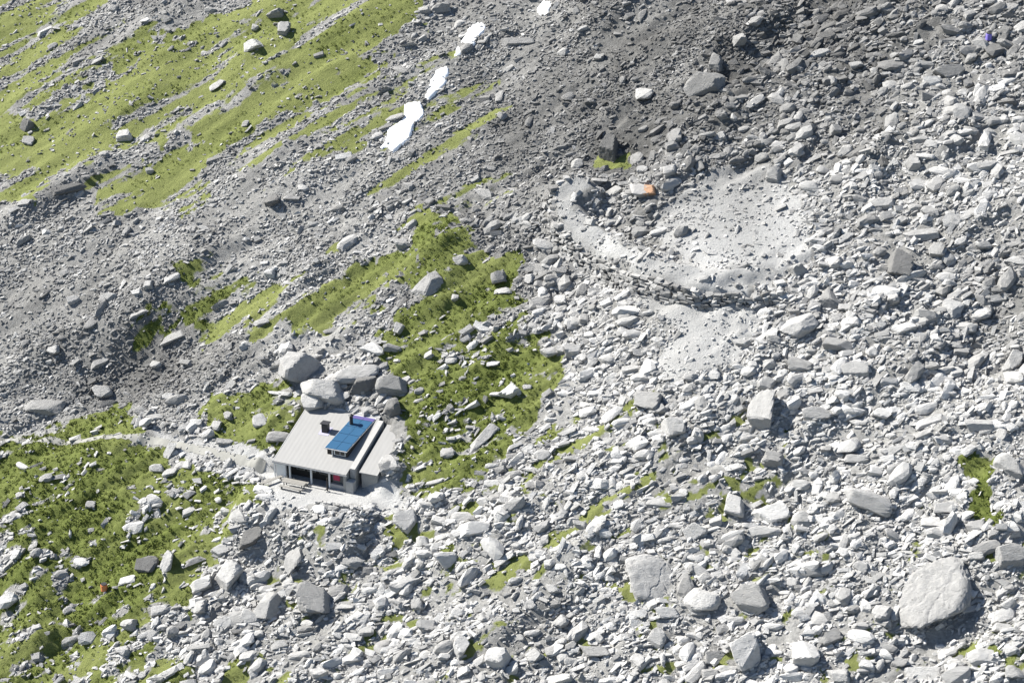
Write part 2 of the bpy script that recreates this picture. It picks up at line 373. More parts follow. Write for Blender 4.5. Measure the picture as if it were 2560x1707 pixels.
# ------------------------------------------------------------------ stones
rng = np.random.default_rng(7); rnd = random.Random(5)
def ico(sub):
    bm = bmesh.new(); bmesh.ops.create_icosphere(bm, subdivisions=sub, radius=1)
    V = np.array([v.co[:] for v in bm.verts]); F = np.array([[v.index for v in f.verts] for f in bm.faces]); bm.free(); return V, F
ICO = {s: ico(s) for s in (2, 3, 4, 5)}
def noise3(P, s, f):
    return (vn(P[:, 0]*f+P[:, 2]*f*.7+9, P[:, 1]*f+5, s)+vn(P[:, 1]*f-P[:, 2]*f+3, P[:, 0]*f*.8-P[:, 2]*f*.5, s+1)+vn(P[:, 2]*f+1, P[:, 0]*f+P[:, 1]*f*.6, s+2))/3-.5
def stone(sub, seed, planes=11, rough=.05, soft=.0, box=False):
    """unit boulder: a sphere cut back by random planes, then weathered"""
    r = np.random.default_rng(seed); V, F = ICO[sub]
    nn = r.normal(size=(planes, 3)); nn /= np.linalg.norm(nn, axis=1)[:, None]; dd = r.uniform(.50, .92, planes)
    nn = np.vstack([nn, [[0, 0, 1]]]); nn[-1] += r.normal(size=3)*.18; nn[-1] /= np.linalg.norm(nn[-1]); dd = np.append(dd, r.uniform(.5, .75))
    q = (V@nn.T)/dd[None]; q = np.maximum(q, 1e-3)
    if box:
        Q, _ = np.linalg.qr(r.normal(size=(3, 3))); Q = Q*.25+np.eye(3); Q /= np.linalg.norm(Q, axis=1)[:, None]
        bx = np.vstack([Q, -Q])+r.normal(size=(6, 3))*.22; bx /= np.linalg.norm(bx, axis=1)[:, None]
        nn = np.vstack([bx, nn[:5]]); dd = np.concatenate([r.uniform(.42, .66, 6), r.uniform(.55, .85, 5)])
        q = np.maximum((V@nn.T)/dd[None], 1e-3)
    p = 70*(1-soft)+8*soft
    rad = 1/np.power((q**p).sum(1)+1, 1/p)
    W = V*rad[:, None]
    W = W*(1+rough*2.2*noise3(W, seed*7+1, 2.2)+rough*1.3*noise3(W, seed*7+5, 6)+(rough*.9*noise3(W, seed*7+9, 14) if sub > 2 else 0))[:, None]
    e = np.abs(W).max(0); W /= e
    return W, F
def hullproto(seed):
    r = np.random.default_rng(seed); bm = bmesh.new()
    sh = r.normal(size=(2,))*.25
    for sx in (-1, 1):
        for sy in (-1, 1):
            for sz in (-1, 1):
                if r.uniform() < .16: continue
                v = np.array([sx, sy, sz], float)*r.uniform(.62, 1.05, 3); v[0] += v[2]*sh[0]; v[1] += v[2]*sh[1]; bm.verts.new(v)
    for _ in range(2):
        v = r.normal(size=3); v /= np.linalg.norm(v); v *= r.uniform(1.0, 1.3); bm.verts.new(v)
    res = bmesh.ops.convex_hull(bm, input=bm.verts)
    bmesh.ops.delete(bm, geom=[g for g in res["geom_interior"] if isinstance(g, bmesh.types.BMVert)], context='VERTS')
    bmesh.ops.triangulate(bm, faces=bm.faces)
    bm.verts.ensure_lookup_table(); bm.verts.index_update()
    V = np.array([v.co[:] for v in bm.verts]); F = np.array([[v.index for v in f.verts] for f in bm.faces]); bm.free()
    return V/np.abs(V).max(0), F
SN = np.array([-GX, -GY, 1.0]); SN /= np.linalg.norm(SN)
T1 = np.array([1, -.199, GX-.199*GY]); T1 /= np.linalg.norm(T1); T2 = np.cross(SN, T1)
def frames(ang, tilt, n):
    """basis aligned with the slope, turned by ang about its normal and rocked by tilt"""
    c, s = np.cos(ang)[:, None], np.sin(ang)[:, None]
    A = T1*c+T2*s; B = -T1*s+T2*c; Nn = np.repeat(SN[None], n, 0)
    t1 = rng.normal(size=(n, 1))*tilt[:, None]; t2 = rng.normal(size=(n, 1))*tilt[:, None]
    Nn = Nn + A*t1 + B*t2; Nn /= np.linalg.norm(Nn, axis=1)[:, None]
    A = A - Nn*(A*Nn).sum(1)[:, None]; A /= np.linalg.norm(A, axis=1)[:, None]; B = np.cross(Nn, A)
    return A, B, Nn
def scatter(name, protos, P, S, ang, tilt, tone, sink, m):
    n = len(P); A, B, Nn = frames(ang, tilt, n); pid = rng.integers(0, len(protos), n)
    Vs, Fs, Ts = [], [], []; off = 0
    for k, (V, F) in enumerate(protos):
        i = np.where(pid == k)[0]
        if not len(i): continue
        W = (V[None, :, 0, None]*S[i, 0, None, None]*A[i, None] + V[None, :, 1, None]*S[i, 1, None, None]*B[i, None]
             + (V[None, :, 2, None]+sink)*S[i, 2, None, None]*Nn[i, None]) + P[i, None]
        Vs.append(W.reshape(-1, 3)); Fs.append((F[None]+(np.arange(len(i))*len(V))[:, None, None]).reshape(-1, 3)+off); off += len(i)*len(V)
        Ts.append(np.repeat(tone[i], len(V)))
    me = np_mesh(name, np.concatenate(Vs), np.concatenate(Fs), False, tone=np.concatenate(Ts))
    return link(name, me, m)

# individually surveyed boulders: (x, y, w, h, turn) per tile, in tile pixels (860 photo px = 2352)
TILES = {'A': (0, 0), 'B': (860, 0), 'C': (1700, 0), 'D': (0, 570), 'E': (860, 570), 'F': (1700, 570), 'G': (0, 1137), 'H': (860, 1137), 'I': (1700, 1137)}
# tone: p pale, w white, g grey, d dark ; shape: r rounded, a angular, s slab, t tall
BL = {
'A': "1730,305,140,80,10,w,a|1900,90,110,90,20,g,a|1940,205,100,80,0,g,a|1740,190,60,40,0,p,a|1490,575,120,50,35,p,s|200,965,80,60,0,p,a|170,1385,100,50,10,p,s|190,850,100,70,45,d,a|450,1290,260,60,20,d,s|1860,1375,100,70,30,d,a|850,920,110,80,20,p,a|350,320,90,50,20,p,s|1680,850,60,40,0,g,a|1020,1165,60,40,20,p,a|780,60,60,40,0,p,a",
'B': "790,165,90,60,0,w,r|1190,290,220,60,4,p,s|1630,200,80,40,0,p,a|1500,350,80,60,0,p,r|1740,390,60,50,0,p,a|1540,660,100,60,0,g,r|1690,690,60,40,20,p,a|2050,640,140,90,-10,p,a|350,800,130,45,15,p,s|990,1145,90,40,0,p,s|880,1230,140,45,28,p,s|1440,1310,170,70,38,g,s|1080,790,60,60,45,p,a|1830,1010,130,180,90,d,t|2260,940,110,90,20,p,a|2230,1165,110,80,25,w,a|2000,1090,100,70,20,p,a|2040,1165,80,60,0,p,a|2060,1300,190,100,0,o,a|1820,1220,130,60,25,g,s|1590,1125,90,70,0,p,a|1060,660,50,100,85,g,s|1370,60,1,1,0,g,a",  # the dark upright block here stands in for a cliff's shadow
'C': "510,150,120,60,0,g,a|410,265,120,80,10,p,a|240,430,90,140,80,g,a|180,580,260,150,10,g,a|510,700,150,70,45,p,s|740,685,70,60,0,p,r|960,360,190,50,25,p,s|1200,445,90,50,10,p,a|1885,150,60,40,0,p,a|1520,160,45,40,0,p,r|1572,160,45,40,0,p,r|1990,390,80,60,0,p,a|1850,490,210,80,18,g,a|1780,590,80,50,0,w,a|2100,540,90,50,0,g,a|1920,765,140,110,0,w,a|2110,820,160,80,0,w,r|2230,700,150,60,0,d,a|1450,850,90,150,85,p,a|1640,950,110,50,15,p,s|1390,1110,70,100,90,d,t|1595,1110,100,90,30,w,a|650,1190,110,100,0,p,a|890,1280,150,80,-5,w,r|980,1160,90,50,0,p,r|1070,1220,110,60,20,p,r|285,930,80,60,0,p,a|370,805,45,70,80,w,a|2110,900,90,50,0,p,r|130,1130,80,80,40,g,s|560,1080,90,50,20,p,a|1600,1420,110,60,10,p,a",
'D': "370,830,90,60,0,p,a|500,490,90,50,20,p,a|740,480,140,60,10,p,a|620,650,110,60,60,g,s|1170,340,120,45,30,w,s|1020,390,80,50,0,p,a|1840,305,80,50,0,w,a|1790,640,120,50,12,w,s|1180,750,190,60,32,p,s|1080,930,90,50,-5,p,a|710,1110,150,90,0,g,a|330,1210,290,120,12,g,s|1170,1150,100,50,15,p,a|2290,700,150,40,15,g,s|2020,920,190,130,45,w,a|1915,1130,160,32,-5,w,s|1780,1320,110,90,10,w,a|1560,1280,50,70,90,p,a|1490,1340,60,90,80,p,a|1540,1455,120,45,0,p,a|1680,800,90,60,40,p,a|1400,800,70,30,5,w,s|940,580,140,45,25,p,s|320,30,60,40,20,w,a|2190,850,80,60,0,g,a",
'E': "390,110,100,80,20,p,a|540,360,190,90,55,p,s|800,220,90,60,20,p,a|1060,330,120,80,30,g,a|1080,430,140,50,8,p,s|1280,340,70,60,0,p,a|1320,400,50,40,0,w,r|1150,1110,160,90,35,w,a|1262,1090,80,35,0,w,a|950,1440,320,70,55,p,s|1490,490,90,70,0,p,a|1630,430,100,70,0,g,a|1710,500,50,90,80,p,r|1810,530,90,35,0,p,a|1560,830,130,90,20,p,a|1420,840,140,70,20,p,a|1640,620,60,90,90,p,a|1800,890,110,70,-10,p,r|1700,920,90,60,10,w,a|1960,960,210,60,5,p,s|1720,1130,140,50,0,w,a|1650,1210,60,60,60,w,a|2090,1170,180,120,0,p,a|2240,1340,160,130,30,p,a|2170,610,50,70,80,w,a|1910,710,90,70,20,p,a|370,680,60,90,80,p,a|760,470,50,70,90,p,a|2010,650,90,40,10,w,a|270,1330,80,60,0,p,a|2140,1230,120,70,0,g,a|690,770,150,35,32,p,s",
'F': "810,275,130,90,10,p,a|1060,230,130,100,0,p,a|1130,60,130,50,38,w,s|1230,105,50,45,0,w,a|1640,40,230,70,5,g,s|1500,240,130,190,88,d,t|1500,390,140,50,0,p,s|1370,155,90,70,0,g,r|1750,150,110,100,10,g,a|1860,545,170,110,60,p,s|1450,490,90,80,40,p,a|800,660,260,140,32,w,r|1020,480,150,110,-20,g,a|1150,540,130,50,0,p,a|1280,600,110,40,5,p,s|1060,620,90,50,0,p,a|420,780,120,45,0,p,a|560,840,80,40,0,p,a|505,930,90,60,0,w,a|610,930,100,60,0,p,a|820,940,160,90,0,g,a|1310,850,90,80,0,w,r|1200,970,200,90,0,w,a|600,1060,130,80,0,p,a|565,1240,260,150,85,p,t|720,1130,100,70,0,p,a|2110,1140,170,60,70,w,s|2280,900,190,90,60,w,a|1370,1260,160,70,-10,w,a|1720,1320,210,60,22,w,s|940,1260,210,80,0,p,a|2060,1340,210,80,0,w,a|2190,1410,90,60,80,g,a|1160,1480,210,110,0,w,r|1460,1520,190,60,5,w,a|1900,800,110,60,0,g,r|1080,800,200,100,0,g,a|2230,1490,170,50,-20,p,s|1440,1050,150,40,5,p,a|80,1010,90,60,0,p,a|1810,1440,110,50,0,p,a|2080,110,120,60,20,g,a",
'G': "1150,720,180,80,75,w,t|870,850,110,60,10,w,s|1100,1050,140,90,20,w,a|1370,880,190,90,35,w,a|1560,820,190,170,70,p,a|1720,560,210,110,35,d,s|1530,630,170,70,30,w,s|1380,1040,110,80,0,w,a|1530,1150,140,80,15,p,a|1840,1020,220,150,75,p,a|1490,1270,90,60,0,w,r|860,1330,120,90,-50,w,a|900,1150,110,90,70,w,a|1180,1200,110,80,50,g,a|1230,1450,90,50,20,w,a|980,1500,60,40,0,w,r|1050,1230,60,90,60,w,s|2010,700,230,120,75,p,s|2160,980,240,180,0,g,a|620,340,70,50,0,g,a|1180,110,130,50,20,p,a|1010,740,160,100,0,d,a|1340,720,180,45,32,g,s|2050,1370,150,70,10,w,a|1290,70,60,50,0,w,a|1700,1380,140,70,25,p,a|2180,1480,140,70,0,p,a|1900,1300,130,60,20,p,s|140,280,60,50,0,p,a|1080,90,110,60,20,p,s|1300,1560,140,60,10,p,a",
'H': "440,450,190,130,25,p,a|900,490,290,100,12,w,a|700,710,190,90,10,w,a|60,720,160,90,8,p,r|500,1010,90,70,0,p,a|570,1160,120,80,0,p,a|360,1190,150,110,20,w,r|780,1080,180,60,20,w,a|1100,700,170,50,42,w,s|1490,1120,120,90,60,w,a|1270,1020,90,60,20,w,a|1400,730,110,70,0,p,a|1050,1370,170,140,60,w,a|390,1370,190,80,22,p,a|1720,1330,240,80,0,p,a|2080,820,400,300,0,p,r|2220,1070,170,70,5,w,a|2150,320,200,70,0,w,s|2310,250,80,70,0,w,r|1620,470,100,60,0,p,a|1360,490,130,60,35,p,a|1430,910,100,60,0,p,a|800,1290,160,90,75,w,a|280,1480,160,60,20,w,a|690,1370,80,60,0,p,a|1470,1530,190,60,0,w,a|1750,1250,70,60,0,p,r|1300,1370,130,80,10,p,a|1310,880,80,40,0,p,a|540,590,90,60,0,p,a|2140,1250,120,100,60,p,a|1020,200,170,60,0,w,s|620,180,130,40,20,w,s|1340,200,90,60,0,g,a|150,1200,120,60,20,p,a|1560,1300,90,50,20,p,a|2010,1400,130,90,70,p,a|950,1110,90,60,10,p,a|1130,1480,150,60,25,w,a|1850,1130,90,50,30,p,a|760,300,120,60,0,w,s",
'I': "1280,310,310,130,-15,w,a|1340,115,120,70,0,w,a|1060,140,110,80,40,w,a|640,370,260,130,25,w,a|370,350,180,130,-30,w,a|830,440,140,110,20,p,r|90,520,180,100,30,w,a|200,600,130,60,10,p,a|570,530,230,70,5,p,a|1735,930,470,540,-22,p,r|1390,1080,130,110,70,w,a|2240,690,190,140,0,p,a|2240,480,180,70,0,w,s|2270,70,230,120,-30,p,a|1810,350,200,80,0,p,a|1210,20,170,60,0,w,a|650,20,160,90,0,g,a|150,970,230,160,20,w,r|470,970,270,170,0,p,a|670,850,90,60,0,p,a|770,870,90,60,0,p,a|460,1320,270,190,85,w,a|230,1370,200,80,22,p,a|850,1360,200,150,-10,w,a|1280,1430,100,60,0,w,a|1100,1500,210,90,0,p,a|1680,1500,280,90,0,w,s|1240,760,110,60,-20,w,a|1050,1010,100,60,0,p,a|670,1350,80,50,0,w,a|210,1490,130,80,0,p,a|2200,1180,150,60,10,w,a|2100,1370,240,120,0,w,s|2030,690,120,60,0,p,a|290,810,190,40,0,p,s|130,1070,190,50,0,p,s|2250,900,110,60,0,g,a|1500,470,100,50,0,p,a|960,560,120,50,20,p,a|1500,1400,120,60,0,g,a|2270,1480,150,80,0,w,a"}
TONES = {'p': .38, 'w': .445, 'g': .30, 'd': .17, 'o': .35}
TW = {'p': "pale grey", 'w': "whitish", 'g': "mid grey", 'd': "dark", 'o': "orange stained"}
SW = {'r': "rounded", 'a': "angular", 's': "slabby", 't': "upright"}
boulders = []
for t, s in BL.items():
    ox, oy = TILES[t]
    for e in s.split('|'):
        x, y, w_, h_, r_, tn, sh = e.split(',')
        x, y, w_, h_, r_ = (float(q) for q in (x, y, w_, h_, r_))
        if w_ < 5: continue
        if r_ >= 60 and h_ > w_: w_, h_ = h_, w_
        boulders.append([(ox+x*860/2352)/K, (oy+y*860/2352)/K, w_*860/2352/K, h_*860/2352/K, r_, tn, sh])
# drop double entries on the seams between tiles
boulders = [[684, 838, 92, 74, 45, 'p', 'a'], [722, 915, 54, 40, 20, 'p', 'a'], [775, 912, 56, 26, 0, 'w', 's'], [835, 882, 64, 40, 10, 'd', 'a'], [745, 893, 58, 96, 88, 'w', 't'], [812, 856, 110, 48, 10, 'w', 'r'], [838, 908, 66, 26, 0, 'w', 's'], [905, 885, 70, 40, 0, 'g', 'a'], [900, 935, 44, 40, 0, 'd', 'a'], [985, 650, 74, 48, 45, 'p', 's']] + boulders  # both dark blocks are added, standing in for shadow behind the roof
keep = []
for q in boulders:
    if all(math.hypot(q[0]-k[0], q[1]-k[1]) > .45*min(q[2]+q[3], k[2]+k[3])/2+6 for k in keep): keep.append(q)
boulders = keep
# further large blocks of the boulder field
tries = 0
while len(boulders) < 296 and tries < 20000:
    tries += 1
    x = rnd.uniform(560, 2345); y = rnd.uniform(200, 1560)
    if y < 1150 - .9*(x-560) and x < 1300: continue
    if y < 700 and x < 1450: continue
    P = H1(x, y); 
    if gravel_at(P[None, 0], P[None, 1])[0] > .3 or fine_at(P[None, 0], P[None, 1])[0] > .5: continue
    if grass_at(P[None, 0], P[None, 1])[0] > .4: continue
    s = rnd.uniform(26, 52)*(1 if y > 800 else .8)
    if any(math.hypot(x-k[0], y-k[1]) < .5*(s+max(k[2], k[3])) for k in boulders): continue
    lx = (P[0]-HO[0])*HX[0] + (P[1]-HO[1])*HX[1]; ly = (P[0]-HO[0])*HY[0] + (P[1]-HO[1])*HY[1]
    if -3 < lx < 15 and -6 < ly < 12: continue
    boulders.append([x, y, s, s*rnd.uniform(.5, .85), rnd.choice([20, 30, 40, 10, 60, 0, -10]), rnd.choice("ppwwg"), rnd.choice("aaasr")])

LM = [("the stone hut", 760, 1000), ("the hut's bright terrace", 740, 1150), ("the lawn beside the hut", 590, 930), ("the lowest snow patch", 920, 295),
      ("the middle snow patch", 1010, 190), ("the long upper snow patch", 1080, 90), ("the small topmost snow patch", 1250, 25), ("the orange stained boulder", 1485, 440),
      ("the wide gravel basin", 1680, 520), ("the curved gravel rim", 1400, 570), ("the huge rounded boulder", 2150, 1375), ("the long leaning slab", 1095, 1015),
      ("the big cracked boulder", 1490, 1320), ("the dark upright boulder", 2065, 600), ("the long grass patch far right", 2250, 1130), ("the round grass knoll", 1020, 550),
      ("the blue can", 2270, 93), ("the orange can", 240, 1357), ("the tall pale block", 1745, 950), ("the big smooth white boulder", 1830, 745),
      ("the lower left photo corner", 30, 1540), ("the upper right photo corner", 2330, 20), ("the upper left photo corner", 30, 20), ("the lower right photo corner", 2330, 1550),
      ("the bottom edge middle", 1176, 1560), ("the right edge middle", 2345, 780), ("the left edge middle", 10, 780)]
OWN = {(2150, 1375): "huge rounded whitish boulder with a pitted top, biggest of all", (1490, 1320): "big cracked pale boulder with a dark ledge across its face",
       (2065, 600): "dark upright boulder among pale blocks right of the gravel basin", (1485, 440): "boulder with an orange stained right half above the gravel rim",
       (1095, 1015): "long pale slab leaning on the grass to the right of the hut", (1745, 950): "tall pale block standing upright in the middle of the boulder field",
       (1830, 745): "big smooth white boulder below the gravel basin", (684, 838): "big whitish boulder with a dark shaded side just behind the hut"}
ORD = ["nearest", "second", "third", "fourth", "fifth", "sixth", "seventh", "eighth", "ninth", "tenth", "eleventh", "twelfth", "thirteenth", "fourteenth", "fifteenth", "sixteenth"]
SEC = ["right of", "above and right of", "above", "above and left of", "left of", "below and left of", "below", "below and right of"]
buckets = {}
for i, q in enumerate(boulders):
    lm = min(LM, key=lambda l: math.hypot(q[0]-l[1], q[1]-l[2]))
    a = math.degrees(math.atan2(lm[2]-q[1], q[0]-lm[1])) % 360
    buckets.setdefault((lm[0], int(((a+22.5) % 360)//45)), []).append((math.hypot(q[0]-lm[1], q[1]-lm[2]), i))
blabel = {}
for (l, s), L_ in buckets.items():
    for k, (d, i) in enumerate(sorted(L_)):
        q = boulders[i]
        blabel[i] = f"{TW[q[5]]} {SW[q[6]]} boulder, {ORD[min(k, 15)]} one {SEC[s]} {l}"
for (ox, oy), lab in OWN.items():
    i = min(range(len(boulders)), key=lambda j: math.hypot(boulders[j][0]-ox, boulders[j][1]-oy)); blabel[i] = lab
bpos = []
for i, q in enumerate(boulders):
    x, y, w_, h_, r_, tn, sh = q
    big = max(w_, h_) > 110
    sub = 4 if max(w_, h_) > 60 else 3
    V, F = stone(sub, 100+i, planes={'r': 14, 'a': 9, 's': 9, 't': 9}[sh], rough=.05 if sh != 'r' else .07, soft={'r': .8, 'a': .08, 's': .05, 't': .15}[sh], box=(sh in 'ast'))
    if big:
        V, F = stone(5, 100+i, planes=2 if sh == 'r' else 8, rough=.075, soft=.95 if sh == 'r' else .25, box=(sh != 'r'))
        rr = np.random.default_rng(i)
        for _ in range(4):
            nn_ = rr.normal(size=3); nn_[2] *= .3; nn_ /= np.linalg.norm(nn_)
            q_ = V@nn_ - rr.uniform(-.5, .5)+noise3(V, 50+i, 2.5)*.5
            V = V*(1-.06*np.exp(-(q_/.025)**2)-.035*sst(0, .04, q_)*rr.uniform(0, 1))[:, None]
        for _ in range(10):
            c0 = rr.normal(size=3); c0[2] = abs(c0[2])+.3; c0 /= np.linalg.norm(c0); c0 *= .8
            V = V*(1-rr.uniform(.03, .09)*np.exp(-((V-c0)**2).sum(1)/rr.uniform(.05, .13)**2))[:, None]
    P = H1(x, y); k = mpp(P)
    a = w_*k*.5; b_ = h_*k*.5/.86
    a *= 1.12; b_ *= 1.12
    c_ = {'r': .72, 'a': .95, 's': .55, 't': 1.1}[sh]*min(a, b_)
    if big: c_ *= .8
    P = H1(x, y + c_*.28/k)
    A, B, Nn = frames(np.array([R(r_)]), np.array([.10 if sh == 's' else .16]), 1)
    W = V*np.array([a, b_, c_])+np.array([0, 0, c_*(.18 if not big else .02)])
    W = W[:, :1]*A + W[:, 1:2]*B + W[:, 2:]*Nn
    me = np_mesh("boulder", W, F, False, tone=np.full(len(W), TONES[tn]*rnd.uniform(.78, 1.14)*(1 if y > 500 or x < 900 else .86)))
    o = link("boulder", me, orange if tn == 'o' else rock); o.location = P
    tag(o, blabel[i], "boulder", "boulders lying on the mountain slope")
    bpos.append((P[0], P[1], max(a, b_)))
bpos = np.array(bpos)

def region(n, x0=-78, x1=78, y0=-52, y1=78):
    x = rng.uniform(x0, x1, n); y = rng.uniform(y0, y1, n)
    # stay inside what the valley side shows, plus a margin
    Z = GX*x+GY*y; d = np.stack([x, y, Z], -1)-CAM; zz = d@FW
    u = FPX*(d@RT)/zz/1280; v = FPX*(d@UP)/zz/853
    k = (np.abs(u) < 1.13) & (np.abs(v) < 1.16)
    x, y = x[k], y[k]
    lx = (x-HO[0])*HX[0] + (y-HO[1])*HX[1]; ly = (x-HO[0])*HY[0] + (y-HO[1])*HY[1]
    k = ~((lx > -.8) & (lx < 13.6) & (ly > -3.4) & (ly < 10.0)) & ((rim_dist(x, y) > 2.3) | ((rim_dist(x, y) < 1.4) & (rng.uniform(size=len(x)) < .85)))
    return x[k], y[k]
def place(x, y): return np.stack([x, y, h_all(x, y)], -1)
def bang(n, spread): return R(28)+rng.normal(size=n)*spread
def dens(x, y, g_w, v_w, f_w, base):
    g = grass_at(x, y); v = gravel_at(x, y); f = fine_at(x, y)
    d = base*np.where(f > .5, f_w, 1.0)
    u, vv = band(x, y)
    d = d*(.22+1.45*sst(.38, .62, .5*fbm(u/9, vv/3, 271, 3)+.5*fbm(x/4.5, y/4.5, 281+int(base*100), 3)))
    d = np.where(g > .5, d*g_w, d); return np.where(v > .5, d*v_w, d)
HULLS = [hullproto(900+i) for i in range(40)]
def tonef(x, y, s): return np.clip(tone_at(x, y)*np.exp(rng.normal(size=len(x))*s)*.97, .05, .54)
def stuff(o, lab): o["kind"] = "stuff"; o["label"] = lab
BIGS = [stone(2, 700+i, planes=9, rough=.04, soft=.05, box=True) for i in range(24)]+[stone(2, 740+i, planes=9, rough=.05, soft=.3) for i in range(12)]
# large blocks of the boulder field
x, y = region(11000); k = rng.uniform(size=len(x)) < dens(x, y, .02, .03, .04, .80); x, y = x[k], y[k]
dmin = np.array([np.min(np.hypot(bpos[:, 0]-a, bpos[:, 1]-b2)-bpos[:, 2]*.9) for a, b2 in zip(x, y)]); k = dmin > .2; x, y = x[k], y[k]
s = rng.uniform(.40, .60, len(x))*np.power(rng.uniform(size=len(x)), -.30); s = np.minimum(s, 1.15)
S = np.stack([s*rng.uniform(1.0, 1.8, len(x)), s*rng.uniform(.55, 1, len(x)), s*rng.uniform(.35, .9, len(x))], -1)
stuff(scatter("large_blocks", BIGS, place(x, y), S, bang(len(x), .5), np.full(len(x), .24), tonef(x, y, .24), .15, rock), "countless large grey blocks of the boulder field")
# blocks 0.5 .. 1 m
x, y = region(34000); k = rng.uniform(size=len(x)) < dens(x, y, .05, .05, .16, .62); x, y = x[k], y[k]
s = .27*np.power(rng.uniform(size=len(x)), -.3); s = np.minimum(s, .6)
S = np.stack([s*rng.uniform(1.0, 2.3, len(x)), s*rng.uniform(.5, 1, len(x)), s*rng.uniform(.3, .85, len(x))], -1)
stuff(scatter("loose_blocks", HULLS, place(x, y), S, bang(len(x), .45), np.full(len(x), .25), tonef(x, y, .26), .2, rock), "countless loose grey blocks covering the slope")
# rubble 0.35 .. 0.7 m
x, y = region(80000); k = rng.uniform(size=len(x)) < dens(x, y, .05, .09, .85, .72); x, y = x[k], y[k]
s = rng.uniform(.16, .34, len(x))*np.where(fine_at(x, y) > .5, .8, 1.05)
S = np.stack([s*rng.uniform(1.0, 2.4, len(x)), s*rng.uniform(.5, 1, len(x)), s*rng.uniform(.3, .8, len(x))], -1)
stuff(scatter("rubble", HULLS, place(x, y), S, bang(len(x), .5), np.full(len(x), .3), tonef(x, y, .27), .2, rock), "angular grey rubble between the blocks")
# scree 0.15 .. 0.35 m
x, y = region(190000); k = rng.uniform(size=len(x)) < dens(x, y, .08, .26, .9, .85); x, y = x[k], y[k]
s = rng.uniform(.07, .17, len(x))
S = np.stack([s*rng.uniform(1.0, 2.0, len(x)), s*rng.uniform(.6, 1, len(x)), s*rng.uniform(.5, 1, len(x))], -1)
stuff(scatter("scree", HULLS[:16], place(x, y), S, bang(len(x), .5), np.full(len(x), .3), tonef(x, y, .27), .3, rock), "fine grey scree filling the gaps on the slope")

# tufts and dwarf shrubs: little domes of leaf blades
def tuft(seed):
    r = np.random.default_rng(seed); k = 16
    th = r.uniform(0, 2*np.pi, k); ph = np.arccos(r.uniform(.05, 1, k))
    D = np.stack([np.cos(th)*np.sin(ph), np.sin(th)*np.sin(ph), np.cos(ph)], -1)
    side = np.cross(D, r.normal(size=(k, 3))); side /= np.linalg.norm(side, axis=1)[:, None]
    base = D*r.uniform(.35, .6, (k, 1)); tip = D*r.uniform(.85, 1.15, (k, 1))+r.normal(size=(k, 3))*.1
    wv_ = r.uniform(.16, .30, (k, 1))
    V = np.stack([base-side*wv_, base+side*wv_, tip], 1).reshape(-1, 3)
    return V, np.arange(3*k).reshape(-1, 3)
TUFTS = [tuft(i) for i in range(20)]
x, y = region(120000); g = grass_at(x, y)*(gravel_at(x, y) < .5); l = lush_at(x, y)
k = rng.uniform(size=len(x)) < g*(.10+.75*l); x, y, l = x[k], y[k], l[k]
s = rng.uniform(.12, .26, len(x))*(.7+.6*l)
S = np.stack([s, s, s*rng.uniform(.7, 1.2, len(x))], -1)
stuff(scatter("grass_tufts", TUFTS, place(x, y), S, rng.uniform(0, 6.3, len(x)), np.full(len(x), .2), np.clip(rng.normal(.45, .3, len(x))-.18*(l-.5), 0, 1), .0, leaf), "olive green grass tufts and dwarf shrubs")

# ------------------------------------------------------------------ snow
def snow_patch(pts, label):
    W = world_poly(pts); c = W.mean(0)
    lo, hi = W.min(0)-.5, W.max(0)+.5; st_ = .22
    gx = np.arange(lo[0], hi[0], st_); gy = np.arange(lo[1], hi[1], st_); X, Y = np.meshgrid(gx, gy)
    xx, yy = X.ravel(), Y.ravel()
    wx = c[0]+(xx-c[0])*1.0+(fbm(xx/.9, yy/.9, 300, 3)-.5)*.5; wy = c[1]+(yy-c[1])*.95+(fbm(xx/.9, yy/.9, 310, 3)-.5)*.5
    ins = pip(wx, wy, W)
    dist = np.full(len(xx), 9.)
    for i in range(len(W)):
        a, b2 = W[i-1], W[i]; ab = b2-a; t = np.clip(((wx-a[0])*ab[0]+(wy-a[1])*ab[1])/(ab@ab), 0, 1)
        dist = np.minimum(dist, np.hypot(wx-a[0]-ab[0]*t, wy-a[1]-ab[1]*t))
    sm = h_feat(xx, yy); z = np.maximum(h_all(xx, yy)+.05, sm+.30)*1.0
    th = np.where(ins, .06+.22*(1-np.exp(-dist/.8)), -.6)
    z = np.where(ins, np.maximum(sm+.1, h_all(xx, yy)+.02)+th, h_all(xx, yy)-.5)
    ny_, nx_ = X.shape; idx = np.arange(nx_*ny_).reshape(ny_, nx_)
    F = np.stack([idx[:-1, :-1], idx[:-1, 1:], idx[1:, 1:], idx[1:, :-1]], -1).reshape(-1, 4)
    F = F[ins[F].any(1)]
    u, inv = np.unique(F, return_inverse=True); V = np.stack([xx, yy, z], -1)[u]; F = inv.reshape(F.shape)
    o = V.mean(0); me = np_mesh("snow_patch", V-o, F, True)
    ob = link("snow_patch", me, snow); ob.location = o; tag(ob, label, "snow patch", "snow patches in the gully")
snow_patch([(872, 340), (890, 338), (902, 347), (945, 318), (950, 292), (975, 268), (968, 236), (930, 243), (922, 280), (892, 298), (886, 325)], "lowest and largest white snow patch at the foot of the gully")
snow_patch([(975, 225), (990, 226), (1014, 208), (1036, 172), (1030, 158), (1008, 160), (988, 188)], "second white snow patch from below in the gully")
snow_patch([(1042, 130), (1058, 124), (1092, 100), (1116, 66), (1106, 54), (1085, 58), (1064, 88)], "long narrow white snow patch at the top end of the gully")
snow_patch([(1236, 20), (1248, 5), (1266, 8), (1264, 30), (1250, 40), (1238, 36)], "tiny white snow patch alone near the top edge")
snow_patch([(852, 905), (866, 896), (905, 898), (915, 915), (905, 925), (862, 925)], "white snow remnant on the bank directly behind the hut roof") if False else None

